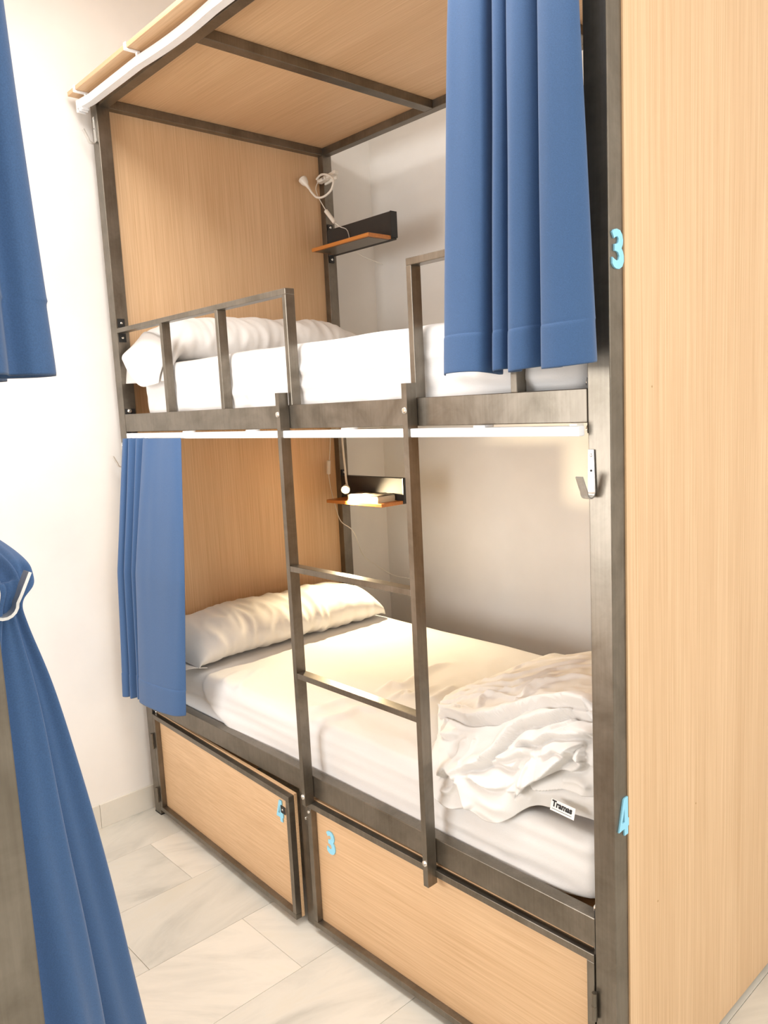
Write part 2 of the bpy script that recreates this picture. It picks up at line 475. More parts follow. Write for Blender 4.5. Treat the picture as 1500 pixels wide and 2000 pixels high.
def bunk_bed(label, full=True):
    b = empty('bunk_bed', (LN / 2, WD_ / 2, 0), label, 'bunk bed', 'bunk beds either side of the aisle')
    for x0 in (0, LN - PW):
        for y0 in (0, WD_ - PW):
            pst = tube_box('post', (x0, x0 + PW), (y0, y0 + PW), (0.004, H + 0.03), b)
            box('foot_pad', (x0 - .0005, x0 + PW + .0005), (y0 - .0005, y0 + PW + .0005), (0, 0.005), M_black, pst)
    # canopy bars and board
    for y0 in (0.008, WD_ - PW):
        tube_box('canopy_bar', (PW, LN - PW), (y0, y0 + 0.036), (H, H + 0.03), b)
    for x0 in (0.003, LN - PW):
        tube_box('canopy_bar', (x0, x0 + 0.043), (PW, WD_ - PW), (H, H + 0.03), b)
    for x0 in (0.648, 1.312):
        tube_box('canopy_cross_bar', (x0, x0 + 0.042), (0.044, WD_ - PW), (H, H + 0.03), b)
    box('canopy_board', (-0.012, LN + 0.01), (-0.070, WD_), (H + 0.0305, H + 0.0445), M_woodx, b, 0.001)
    # end boards
    box('headboard_panel', (0.004, 0.015), (PW, WD_ - PW), (0.012, H), M_woodz, b)
    box('footboard_panel', (LN - 0.010, LN + 0.0035), (PW - .001, WD_ - 0.002), (0.012, H + 0.03), M_woodz, b, 0.0006)
    if full:
        for yy, zz in ((0.138, 1.521), (0.155, 0.471), (0.32, 0.62)):
            bm = bmesh.new(); add_tube(bm, [(LN + .0034, yy, zz), (LN + .0039, yy, zz)], 0.0022, 8)
            bmesh.ops.recalc_face_normals(bm, faces=bm.faces); link('nail_head', bm, M_edge, b)
    # side rails
    for z0, z1 in ((ZR0, ZR1), (ZL0, ZL1)):
        for y0 in (0.001, WD_ - 0.032):
            r = tube_box('side_rail', (PW + .0015, LN - PW - .0015), (y0, y0 + 0.031), (z0, z1), b)
            if y0 < 0.1:
                for s, xx in ((1, PW), (-1, LN - PW)):
                    xa, xb = sorted((xx, xx + s * 0.004))
                    pl = box('end_plate', (xa, xb), (0.004, 0.040), (z0 - 0.019, z1 + 0.019), M_black, r)
                    for zz in (z0 - 0.011, z1 + 0.011):
                        bolt((xx + s * .004, 0.018, zz), (s, 0, 0), pl, 0.0085, 0.009)
        for x0 in (0.45, 0.98, 1.5):
            tube_box('slat_bearer', (x0, x0 + 0.03), (0.033, WD_ - 0.034), (z0, z0 + 0.02), b)
        box('bed_base', (0.05, LN - 0.05), (0.034, WD_ - 0.035), (z0 + 0.0205, z0 + 0.032), M_edge, b)
    # guard rails
    gz = 1.8235
    g = bpy.data.objects.new('guard_rail', None); COL.objects.link(g); g.parent = b; g.location = T((0.55, 0.016, ZR1)) - wloc(b)
    tube_box('rail_bar', (PW, 1.057), (0.0, 0.030), (gz - 0.016, gz), g)
    for x0, w in ((0.362, 0.016), (0.704, 0.016), (1.041, 0.016)):
        tube_box('guard_upright', (x0, x0 + w), (0.0, 0.030), (ZR1 - .001, gz - 0.0155), g)
    for z0 in (gz + .004, gz - 0.047):
        e = box('bracket', (PW, PW + .003), (0.006, 0.032), (z0, z0 + 0.030), M_black, g)
        bolt((PW + .003, 0.019, z0 + .015), (1, 0, 0), e, 0.0045, 0.003)
    g = bpy.data.objects.new('guard_rail', None); COL.objects.link(g); g.parent = b; g.location = T((1.73, 0.016, ZR1)) - wloc(b)
    tube_box('rail_bar', (1.503, LN - PW), (0.0, 0.030), (gz - 0.016, gz), g)
    for x0 in (1.503, 1.78):
        tube_box('guard_upright', (x0, x0 + 0.016), (0.0, 0.030), (ZR1 - .001, gz - 0.0155), g)
    # ladder
    ld = bpy.data.objects.new('ladder', None); COL.objects.link(ld); ld.parent = b; ld.location = T((1.27, -0.016, 0.38)) - wloc(b)
    for xt, xb in ((1.026, 1.026), (1.504, 1.504)):
        for dxx in (0,):
            bm = bmesh.new(); w, dp = 0.0155, 0.031; tw = 0.002
            z0, z1 = (0.405, 1.556) if xt < 1.2 else (0.372, 1.556)
            # open-topped rectangular tube
            add_box(bm, (xt, xt + w), (-dp, -dp + tw), (z0, z1)); add_box(bm, (xt, xt + w), (-tw - .0005, -.0005), (z0, z1))
            add_box(bm, (xt, xt + tw), (-dp + tw, -tw - .0005), (z0, z1)); add_box(bm, (xt + w - tw, xt + w), (-dp + tw, -tw - .0005), (z0, z1))
            link('ladder_stile', bm, M_steel, ld)
    for z0 in (1.079, 0.779):
        tube_box('ladder_rung', (1.0415, 1.504), (-0.0308, -0.001), (z0, z0 + 0.0155), ld, 0.0012)
    for xx in (1.0335, 1.512):
        bolt((xx, -0.031, 1.500 if xx < 1.2 else 1.497), (0, -1, 0), ld, 0.0075, 0.005)
        bolt((xx, -0.031, 0.432), (0, -1, 0), ld, 0.0075, 0.005)
    # lower centre post
    tube_box('centre_post', (0.968, 1.012), (0.002, 0.034), (0.006, ZL0), b)
    lt = box('latch_plate', (0.990, 1.012), (-0.003, 0.002), (0.325, 0.405), M_steel, b, 0.0008)
    bolt((1.001, -0.003, 0.39), (0, -1, 0), lt, 0.0045, 0.004)
    bolt((1.001, -0.003, 0.345), (0, -1, 0), lt, 0.0045, 0.004)
    # doors
    door, o, d, n, Lg = locker_door(b, PW + 0.003, (0.962, -0.034), '4', (0.815, 0.296), 0)
    c = o + d * (Lg - 0.017) + n * 0.0005
    bm = bmesh.new(); add_box(bm, (0, 0.024), (-0.0022, 0), (0.347, 0.369))
    for v in bm.verts:
        v.co = o + d * (Lg - 0.040 + v.co.x) + n * (0.001 - v.co.y) + Vector((0, 0, v.co.z))
    bmesh.ops.recalc_face_normals(bm, faces=bm.faces)
    tb = link('latch_tab', bm, M_black, door)
    bolt(o + d * (Lg - 0.030) + n * 0.0032 + Vector((0, 0, 0.358)), n, tb, 0.003, 0.0015)
    door, o, d, n, Lg = locker_door(b, LN - PW - 0.003, (1.020, -0.012), '3', (0.870, 0.268), 0)
    bolt(o + d * (Lg - 0.009) + n * 0.0 + Vector((0, 0, 0.378)), n, door, 0.005, 0.004)
    # locker carcass inside (floor and back, seen as darkness)
    # hooks
    coat_hook(LN - 0.0385, 1.325, b, -0.0004)
    coat_hook(0.024, 2.445, b, -0.0004)
    if full:
        coat_hook(0.012, 1.335, b, -0.0004)
    # numbers on the right front post
    if full:
        digit('3', (LN, 0.006, 1.726), (0, 1, 0), (0, 0, 1), (1, 0, 0), b, 0.038, 0.067, 0.003)
        digit('4', (LN, 0.010, 0.668), (0, 1, 0), (0, 0, 1), (1, 0, 0), b, 0.036, 0.076, 0.003)
        wood_shelf(b, 2.160); wood_shelf(b, 1.111)
    # curtain tracks
    tr = bpy.data.objects.new('curtain_track', None); COL.objects.link(tr); tr.parent = b; tr.location = T((1.0, -0.02, ZR0 - .02)) - wloc(b)
    bm = bmesh.new(); add_box(bm, (0.10, LN - PW - .004), (-0.024, -0.004), (ZR0 - 0.0235, ZR0 - 0.0045), 0.002)
    link('track_rail', bm, M_track, tr)
    for xx in (0.50, 0.86, 1.28, 1.70):
        box('track_clip', (xx, xx + 0.03), (-0.022, 0.006), (ZR0 - 0.0047, ZR0 - 0.0003), M_track, tr)
    box('track_end', (LN - PW - .022, LN - PW - .006), (-0.026, -0.0045), (ZR0 - 0.0044, ZR0 - 0.0004), M_plastic, tr)
    tr = bpy.data.objects.new('curtain_track', None); COL.objects.link(tr); tr.parent = b; tr.location = T((1.0, -0.03, H)) - wloc(b)
    # the upper track is a flexible strip, sagging a little between its clips
    rows = []
    nn = 90
    for i in range(nn + 1):
        xx = 0.000 + 1.99 * i / nn
        yc = -0.024 - 0.006 * math.sin(xx * 6.2 + .3); zc = H + 0.006 - 0.004 * abs(math.sin(xx * 7.4))
        if xx < 0.08: yc -= 0.010 * (1 - xx / .08)
        rows.append([(xx, yc - .013, zc - .014), (xx, yc + .012, zc - .014), (xx, yc + .012, zc + .012), (xx, yc - .013, zc + .012)])
    bm, V = grid_mesh(rows, True); bm.faces.new(V[0]); bm.faces.new(list(reversed(V[-1])))
    bmesh.ops.recalc_face_normals(bm, faces=bm.faces)
    link('track_rail', bm, M_track, tr, auto=40)
    for xx in (0.045, 0.43, 0.86, 1.27, 1.7):
        bm = bmesh.new(); add_box(bm, (xx, xx + 0.014), (-0.072, -0.028), (H + 0.0255, H + 0.030), 0.001)
        add_box(bm, (xx, xx + 0.014), (-0.0745, -0.0705), (H + 0.0255, H + 0.046), 0.001)
        add_box(bm, (xx + .001, xx + 0.013), (-0.038, -0.028), (H + 0.017, H + 0.026), 0.001)
        link('track_clip', bm, M_track, tr)
    bm = bmesh.new()
    for i in range(5):
        add_box(bm, (-0.012 + i * .010, -0.006 + i * .010), (-0.044 - .002 * (i % 2), -0.018), (H - 0.016 - .004 * (i % 2), H + 0.004), 0.001)
    link('curtain_glider', bm, M_track, tr)
    return b

bed = bunk_bed('tall steel bunk bed with oak boards, ladder, lit lower berth and two numbered lockers')
FLIP[0] = -1.035
opp = bunk_bed('second steel bunk bed at left edge of picture, only its post and hook showing', False)
FLIP[0] = None

# ------------------------------------------------------------ curtains
def smooth_profile(P, n=4): return catmull([(a, b, 0) for a, b in P], n)
def curtain(name, top, bot, z_top, z_bot, label, hem=0.10, rows=46, ease=1.0, mid=None, zfun=None, group=None, wav=0.004):
    A = smooth_profile(top); B = smooth_profile(bot)
    M = smooth_profile(mid) if mid else None
    rws = []
    zs = []
    for r in range(rows + 1):
        t = r / rows
        zs.append(z_top + (z_bot - z_top) * t)
    hemz = z_bot + hem
    zs = sorted(set([round(z, 5) for z in zs] + [hemz + .002, hemz, hemz - .002]), reverse=True)
    for z in zs:
        t = (z_top - z) / (z_top - z_bot); tt = t ** ease
        row = []
        for i in range(len(A)):
            a, b_ = A[i], B[i]
            if M:
                if tt < 0.5: p = a.lerp(M[i], tt * 2)
                else: p = M[i].lerp(b_, tt * 2 - 1)
            else: p = a.lerp(b_, tt)
            nz = noise.noise(Vector((i * 0.13, z * 1.6, 3.1))) * wav * min(1, t * 3)
            nz2 = noise.noise(Vector((i * 0.35, z * 3.0, 9.1))) * wav * 0.5
            off = -0.0012 if z < hemz - 0.001 else 0.0
            if abs(z - hemz) < 0.0005: off = 0.0010
            zz = z + (zfun(i / (len(A) - 1), t) if zfun else 0)
            row.append((p.x + nz, p.y + nz2 + nz * 0.5 + off, zz))
        rws.append(row)
    bm, V = grid_mesh(rws)
    bmesh.ops.recalc_face_normals(bm, faces=bm.faces)
    o = link(name, bm, M_curt, None, smooth=True)
    md = o.modifiers.new('thickness', 'SOLIDIFY'); md.thickness = 0.0016; md.offset = 0
    md = o.modifiers.new('sub', 'SUBSURF'); md.levels = 1; md.render_levels = 1
    tag(o, label, 'curtain', group)
    return o

botU = [(1.652, -.045), (1.668, -.070), (1.705, -.078), (1.748, -.074), (1.766, -.060), (1.764, -.030), (1.764, -.014),
        (1.776, -.016), (1.782, -.050), (1.797, -.068), (1.812, -.060), (1.812, -.030), (1.808, -.014), (1.822, -.014),
        (1.830, -.060), (1.846, -.092), (1.866, -.100), (1.892, -.090), (1.905, -.060), (1.900, -.030), (1.902, -.014),
        (1.914, -.016), (1.916, -.070), (1.932, -.108), (1.962, -.112), (1.992, -.098), (2.008, -.070), (1.998, -.040)]
topU = []
for i, (a, b_) in enumerate(botU):
    f = (a - 1.652) / (2.022 - 1.652)
    topU.append((1.705 + f * 0.265, -.034 + (b_ + .05) * 0.30))
curtain('curtain', topU, botU, H - 0.012, 1.562, 'long blue curtain gathered at the right end of the upper berth', hem=0.075,
        zfun=lambda u, t: 0.004 * math.sin(u * 20) * t)
botL = [(0.065, -.110), (0.080, -.118), (0.100, -.108), (0.104, -.080), (0.116, -.080), (0.130, -.110), (0.146, -.116), (0.154, -.095), (0.156, -.074),
        (0.168, -.076), (0.180, -.105), (0.194, -.112), (0.202, -.095), (0.204, -.078), (0.216, -.085), (0.226, -.118), (0.250, -.132), (0.32, -.134),
        (0.39, -.130), (0.455, -.120), (0.487, -.108), (0.500, -.092)]
topL = [(0.10, -.034), (0.115, -.046), (0.135, -.044), (0.140, -.026), (0.150, -.026), (0.160, -.044), (0.176, -.046), (0.186, -.030), (0.190, -.022),
        (0.200, -.024), (0.212, -.042), (0.226, -.044), (0.236, -.030), (0.242, -.020), (0.262, -.022), (0.280, -.050), (0.315, -.054), (0.36, -.048),
        (0.41, -.046), (0.46, -.046), (0.49, -.042), (0.515, -.036)]
midL = [(a * 0.5 + c * 0.5 + (0.040 if i > 18 else 0.0) * (1 if i > 19 else .6), (b_ + d) * 0.5 - 0.02) for i, ((a, b_), (c, d)) in enumerate(zip(topL, botL))]
curtain('curtain', topL, botL, ZR0 - 0.020, 0.532, 'short blue curtain pushed to the left end of the lower berth', hem=0.09, mid=midL,
        zfun=lambda u, t: (0.035 * (u - 0.55)) * t)

# opposite bed: upper curtain and lower curtain caught on the hook
yo = -1.035
def om(P): return [(a, yo - b_) for a, b_ in P]
topO = om([(1.60, -.030), (1.66, -.05), (1.70, -.03), (1.75, -.05), (1.79, -.025), (1.83, -.055), (1.87, -.03), (1.90, -.056), (1.93, -.062), (1.945, -.054), (1.940, -.044), (1.955, -.034), (1.955, -.024)])
botO = om([(1.55, -.040), (1.62, -.08), (1.68, -.03), (1.73, -.085), (1.78, -.03), (1.83, -.088), (1.88, -.04), (1.90, -.090), (1.935, -.101), (1.952, -.078), (1.940, -.054), (1.966, -.040), (1.968, -.022)])
curtain('curtain', topO, botO, H - 0.012, 1.556, 'blue curtain hanging at the upper left edge of the picture', hem=0.075)
# lower curtain of the opposite bed: gathered over the hook, then flaring to the floor
def hooked_curtain():
    # stations: z, centre (x, y), half-spread along the flare direction, fold depth
    st = [(1.438, 1.80, -1.030, .100, .005, .003), (1.410, 1.84, -1.026, .070, .010, .004), (1.388, 1.895, -1.012, .040, .018, .004),
          (1.368, 1.935, -1.003, .016, .020, .004), (1.352, 1.950, -1.002, .008, .018, .004), (1.336, 1.953, -1.010, .006, .012, .003),
          (1.310, 1.950, -1.008, .010, .014, .004), (1.227, 1.940, -.995, .022, .027, .006), (1.08, 1.93, -.985, .045, .050, .010),
          (.95, 1.915, -.972, .065, .063, .014), (.83, 1.905, -.962, .080, .073, .017), (.66, 1.89, -.950, .095, .090, .020), (.50, 1.88, -.940, .105, .105, .022)]
    n = 72; rows = []
    A = catmull([s_[:3] for s_ in st], 5); Bq = catmull([s_[3:] for s_ in st], 5)
    for p, q in zip(A, Bq):
        row = []
        for i in range(n + 1):
            u = i / n * 2 - 1
            w = (math.sin(i / n * math.pi * 4.6 + 0.9) + 0.35 * math.sin(i / n * math.pi * 10.0 + p.x * 3)) * q.z
            row.append((p.y - u * q.x + w * 0.9, p.z + u * q.y + min(0, u) * 0.022 * min(1, max(0, 1.34 - p.x) * 12) + w * 0.5, p.x + 0.010 * math.sin(u * 3) * (1 if p.x > 1.36 else 0)))
        rows.append(row)
    bm, V = grid_mesh(rows); bmesh.ops.recalc_face_normals(bm, faces=bm.faces)
    o = link('curtain', bm, M_curt, None, smooth=True)
    md = o.modifiers.new('thickness', 'SOLIDIFY'); md.thickness = 0.0016; md.offset = 0
    md = o.modifiers.new('sub', 'SUBSURF'); md.levels = 1; md.render_levels = 1
    tag(o, 'blue curtain drawn over a hook at the lower left edge, flaring downwards', 'curtain')
hooked_curtain()

# ------------------------------------------------------------ bedding
import numpy as np
def normals_grid(B, wrap=False):
    du = np.gradient(B, axis=0)
    if wrap: dv = (np.roll(B, -1, 1) - np.roll(B, 1, 1)) / 2
    else: dv = np.gradient(B, axis=1)
    n = np.cross(du, dv); l = np.linalg.norm(n, axis=2, keepdims=True); l[l < 1e-12] = 1
    return n / l
def grid_obj(name, B, mat, wrap=False, caps=False, parent=None):
    U, V, _ = B.shape
    idx = np.arange(U * V).reshape(U, V)
    if wrap: idx = np.concatenate([idx, idx[:, :1]], 1)
    F = np.stack([idx[:-1, :-1], idx[:-1, 1:], idx[1:, 1:], idx[1:, :-1]], -1).reshape(-1, 4)
    verts = B.reshape(-1, 3); org = np.array([(verts[:, 0].min() + verts[:, 0].max()) / 2, (verts[:, 1].min() + verts[:, 1].max()) / 2, verts[:, 2].min()])
    F = F.tolist()
    if caps: F.append(idx[0, :V].tolist()); F.append(idx[-1, :V][::-1].tolist())
    me = bpy.data.meshes.new(name); me.from_pydata((verts - org).tolist(), [], F); me.update()
    me.materials.append(mat)
    bm = bmesh.new(); bm.from_mesh(me); bmesh.ops.recalc_face_normals(bm, faces=bm.faces); bm.to_mesh(me); bm.free()
    me.polygons.foreach_set('use_smooth', [True] * len(me.polygons))
    o = bpy.data.objects.new(name, me); COL.objects.link(o)
    if parent: o.parent = parent; o.location = Vector(org.tolist()) - wloc(parent)
    else: o.location = Vector(org.tolist())
    return o
def fnoise(P, scale, seed=0.0, octaves=1):
    s = np.array(scale); out = np.empty(P.shape[:2])
    for i in range(P.shape[0]):
        for j in range(P.shape[1]):
            out[i, j] = noise.noise(Vector((P[i, j, 0] * s[0] + seed, P[i, j, 1] * s[1] - seed, P[i, j, 2] * s[2] + 2 * seed)))
    return out
def seg_dist(P, A, Bp):
    d = Bp - A; L2 = (d * d).sum(); t = np.clip(((P - A) @ d) / max(L2, 1e-12), 0, 1)
    q = A + t[..., None] * d; r = P - q
    return np.linalg.norm(r, axis=-1), t, r
def ridges3d(B, Nn, lines):
    """lines: (height, width, points, up) - up=None a soft ridge, else a fold lifted on the 'up' side with a sharp lower edge"""
    D = np.zeros(B.shape[:2])
    for h, w, pts, up in lines:
        pts = crom(pts, 5); best = np.full(B.shape[:2], 9.0); side = np.zeros(B.shape[:2]); par = np.zeros(B.shape[:2])
        for i in range(len(pts) - 1):
            d, t, r = seg_dist(B, pts[i], pts[i + 1]); m = d < best
            best[m] = d[m]; par[m] = (i + t[m]) / (len(pts) - 1)
            if up is not None: side[m] = (r @ np.array(up))[m]
        tp = np.clip(np.minimum(par, 1 - par) * 5 + 0.15, 0, 1)
        if up is None: D += h * tp * np.exp(-(best / w) ** 2)
        else: D += h * tp * np.where(side > 0, np.exp(-(best / w) ** 2), np.exp(-(best / (w * .16)) ** 2))
    return B + Nn * D[..., None]

def mattress(name, x, y, z, r, mat, label, lines, seed, undul=0.004, tail=0.0, group=None):
    # closed cross-section in (y, z), swept along x and closed in by rounded ends
    def prof(inset, nseg=26):
        y0, y1, z0, z1 = y[0] + inset, y[1] - inset, z[0] + inset * .6, z[1] - inset * .8
        rr = max(r - inset * .3, 0.012); pts = []
        for cy, cz, a0 in ((y0 + rr, z0 + rr, 180), (y1 - rr, z0 + rr, 270), (y1 - rr, z1 - rr, 0), (y0 + rr, z1 - rr, 90)):
            for k in range(9):
                a = math.radians(a0 + k * 90 / 8); pts.append((cy + rr * math.cos(a), cz + rr * math.sin(a)))
        out = []
        n = len(pts)
        tot = [0]
        for i in range(n):
            q, w = pts[i], pts[(i + 1) % n]; L = math.hypot(w[0] - q[0], w[1] - q[1]); k = max(1, int(L / 0.008))
            out.append((q, w, k))
        return out
    counts = [k for _, _, k in prof(0)]
    rows = []
    nx = 200
    ends = [(0, .030), (.003, .018), (.010, .008), (.020, .002)]
    xs = [(x[0] + a, b) for a, b in ends] + [(x[0] + .03 + (x[1] - x[0] - .06) * i / nx, 0) for i in range(nx + 1)] + [(x[1] - a, b) for a, b in reversed(ends)]
    for xx, ins in xs:
        pr = prof(ins); row = []
        for (q, w, _), k in zip(pr, counts):
            for s in range(k): row.append((xx, q[0] + (w[0] - q[0]) * s / k, q[1] + (w[1] - q[1]) * s / k))
        rows.append(row)
    B = np.array(rows)
    if tail: B[:, :, 2] += np.clip((B[:, :, 0] - (x[1] - .32)) / .32, 0, 1) ** 2 * tail * np.clip(1 - (B[:, :, 2] - z[0]) / (z[1] - z[0]), 0, 1)
    Nn = normals_grid(B, True)
    c = B.reshape(-1, 3).mean(0)
    if ((B - c) * Nn).sum() < 0: Nn = -Nn
    d = fnoise(B, (3.0, 4.0, 5.0), seed) * undul
    front = np.exp(-((B[:, :, 1] - y[0]) / 0.02) ** 2)
    d += front * fnoise(B, (2.2, 1.0, 42.0), seed + 3) * 0.0030                       # long stretch creases on the side
    low = np.exp(-((B[:, :, 2] - z[0] - .012) / .018) ** 2)
    d += front * low * fnoise(B, (16.0, 1.0, 3.0), seed + 5) * 0.009                  # tucked hem
    top = np.clip((B[:, :, 2] - z[1] + .02) / .02, 0, 1)
    d += top * (1 - abs(fnoise(B, (6.0, 9.0, 3.0), seed + 8)) * 2.4) * 0.0022
    B = B + Nn * d[..., None]
    B = ridges3d(B, Nn, lines)
    o = grid_obj(name, B, mat, wrap=True, caps=True)
    return tag(o, label, 'mattress', group)
def lerp_tab(x, tab):
    xs = [t[0] for t in tab]
    return np.array([np.interp(x, xs, [t[k] for t in tab]) for k in range(1, len(tab[0]))])
def crom(P, n):
    P = np.asarray(P, float); out = []
    for i in range(len(P) - 1):
        p0, p1, p2, p3 = P[max(i - 1, 0)], P[i], P[i + 1], P[min(i + 2, len(P) - 1)]
        for k in range(n):
            t = k / n
            out.append(0.5 * (2 * p1 + (p2 - p0) * t + (2 * p0 - 5 * p1 + 4 * p2 - p3) * t * t + (-p0 + 3 * p1 - 3 * p2 + p3) * t ** 3))
    out.append(P[-1]); return np.array(out)
# cross-sections of the crumpled duvet, head side to foot side: x, then (y, z) from the wall over the top and down the front
DUV = [
 (1.165, [(.955, .624), (.80, .626), (.55, .628), (.30, .630), (.20, .633), (.145, .636), (.100, .634), (.065, .622), (.042, .590)]),
 (1.23, [(.960, .626), (.80, .642), (.55, .655), (.30, .662), (.185, .668), (.130, .662), (.085, .645), (.055, .622), (.038, .575)]),
 (1.31, [(.962, .628), (.82, .672), (.55, .695), (.30, .702), (.17, .700), (.115, .688), (.075, .662), (.048, .628), (.032, .565)]),
 (1.40, [(.964, .632), (.84, .700), (.55, .738), (.30, .742), (.16, .735), (.105, .712), (.070, .675), (.042, .635), (.030, .560)]),
 (1.50, [(.965, .636), (.84, .725), (.55, .778), (.30, .778), (.16, .762), (.105, .735), (.065, .690), (.035, .640), (.028, .582)]),
 (1.58, [(.965, .640), (.84, .745), (.55, .806), (.30, .806), (.16, .785), (.105, .752), (.060, .700), (.028, .635), (.024, .572)]),
 (1.655, [(.966, .640), (.84, .765), (.55, .830), (.30, .832), (.16, .812), (.100, .782), (.060, .718), (.028, .645), (.024, .590)]),
 (1.73, [(.966, .640), (.84, .785), (.55, .850), (.30, .855), (.16, .840), (.098, .808), (.058, .745), (.050, .690), (.058, .636)]),
 (1.80, [(.966, .640), (.84, .800), (.55, .866), (.30, .872), (.16, .862), (.098, .832), (.058, .765), (.056, .700), (.075, .640)]),
 (1.87, [(.966, .640), (.84, .810), (.55, .878), (.30, .882), (.16, .874), (.098, .845), (.060, .775), (.058, .705), (.078, .642)]),
 (1.945, [(.966, .640), (.84, .815), (.55, .884), (.30, .886), (.16, .878), (.098, .850), (.062, .780), (.060, .708), (.080, .644)]),
]
def duvet_base(nu=150, nv=190):
    xs = np.array([d[0] for d in DUV]); S = np.array([d[1] for d in DUV])       # (11, 9, 2)
    n = nu // (len(DUV) - 1)
    A = crom(np.concatenate([xs[:, None, None].repeat(9, 1), S], 2), n)             # along x
    m = nv // 8
    rows = np.stack([crom(a, m) for a in A])                                        # (U, V, 3)
    # equalise spacing along v
    out = []
    for r in rows:
        s = np.concatenate([[0], np.cumsum(np.linalg.norm(np.diff(r, axis=0), axis=1))])
        t = np.linspace(0, 1, nv + 1) ** 0.8 * s[-1]
        out.append(np.stack([np.interp(t, s, r[:, k]) for k in range(3)], 1))
    out = np.array(out)
    # the near left corner is drawn back towards the foot end
    t = np.clip((out[:, :, 0] - 1.165) / 0.78, 0, 1)
    w = np.clip((np.linspace(0, 1, out.shape[1])[None, :] - 0.45) / 0.5, 0, 1); w = w * w * (3 - 2 * w)
    out[:, :, 0] += 0.26 * w * (1 - t) ** 1.6
    return out
zm = 0.617
mattress('mattress', (0.062, 1.938), (0.040, 0.972), (0.436, zm), 0.036, M_sheet,
    'white sheeted mattress on the lower berth, warmly lit under the crumpled duvet', [
    (0.012, 0.05, [(0.377, .038, .620), (0.424, .038, .545), (0.516, .038, .495), (0.633, .038, .45), (0.80, .038, .43)], (1, 0, .9)),
    (0.007, 0.020, [(0.995, .05, .617), (.972, .038, .570), (.957, .038, .467)], None),
    (0.008, 0.020, [(0.935, 0.072, zm), (0.931, 0.173, zm), (0.959, 0.252, zm), (1.012, 0.268, zm)], None),
    (0.009, 0.020, [(0.998, 0.061, zm), (1.032, 0.129, zm), (1.022, 0.197, zm), (1.09, 0.229, zm)], None),
    (0.013, 0.028, [(0.96, 0.326, zm), (0.944, 0.407, zm), (0.983, 0.416, zm), (0.968, 0.465, zm), (0.933, 0.597, zm), (0.951, 0.68, zm)], (1, -.2, 0)),
    (0.010, 0.024, [(1.036, 0.299, zm), (1.029, 0.372, zm), (1.069, 0.372, zm), (1.059, 0.491, zm)], (1, -.2, 0)),
    (0.010, 0.024, [(1.138, 0.374, zm), (1.124, 0.445, zm), (1.109, 0.52, zm)], (1, -.2, 0)),
    (0.007, 0.016, [(0.547, 0.04, zm), (0.486, 0.067, zm), (0.442, 0.177, zm)], None),
    (0.006, 0.014, [(0.60, 0.05, zm), (0.55, 0.10, zm), (0.47, 0.22, zm)], None),
    (0.004, 0.012, [(1.46, .038, .53), (1.60, .038, .515), (1.74, .038, .51)], None),
    (0.004, 0.010, [(1.44, .038, .500), (1.58, .038, .490), (1.70, .038, .488)], None),
    ], 1.3, 0.004, 0.050)
mattress('mattress', (0.150, 1.935), (0.038, 0.972), (1.496, 1.684), 0.026, M_sheet,
    'white sheeted mattress on the upper berth behind the guard rail', [
    (0.006, 0.012, [(1.011, 0.038, 1.618), (1.457, 0.038, 1.614), (1.6, .038, 1.62)], None),
    (0.005, 0.010, [(1.06, 0.038, 1.600), (1.30, 0.038, 1.603), (1.50, .038, 1.597)], None),
    (0.006, 0.014, [(0.388, 0.038, 1.562), (0.974, 0.038, 1.572), (1.30, .038, 1.580)], None),
    (0.006, 0.012, [(0.72, 0.038, 1.60), (0.90, 0.038, 1.607), (1.30, .038, 1.625)], None),
    (0.005, 0.012, [(0.80, 0.038, 1.680), (0.805, .038, 1.60), (.80, .038, 1.54)], None),
    (0.006, 0.012, [(1.155, 0.038, 1.680), (1.16, .038, 1.60), (1.15, .038, 1.52)], None),
    (0.008, 0.030, [(0.185, .038, 1.66), (.175, .038, 1.60), (.20, .038, 1.53)], None),
    (0.010, 0.045, [(1.60, .038, 1.57), (1.75, .038, 1.545), (1.90, .038, 1.55)], (0, 0, 1)),
    ], 7.7, 0.004)

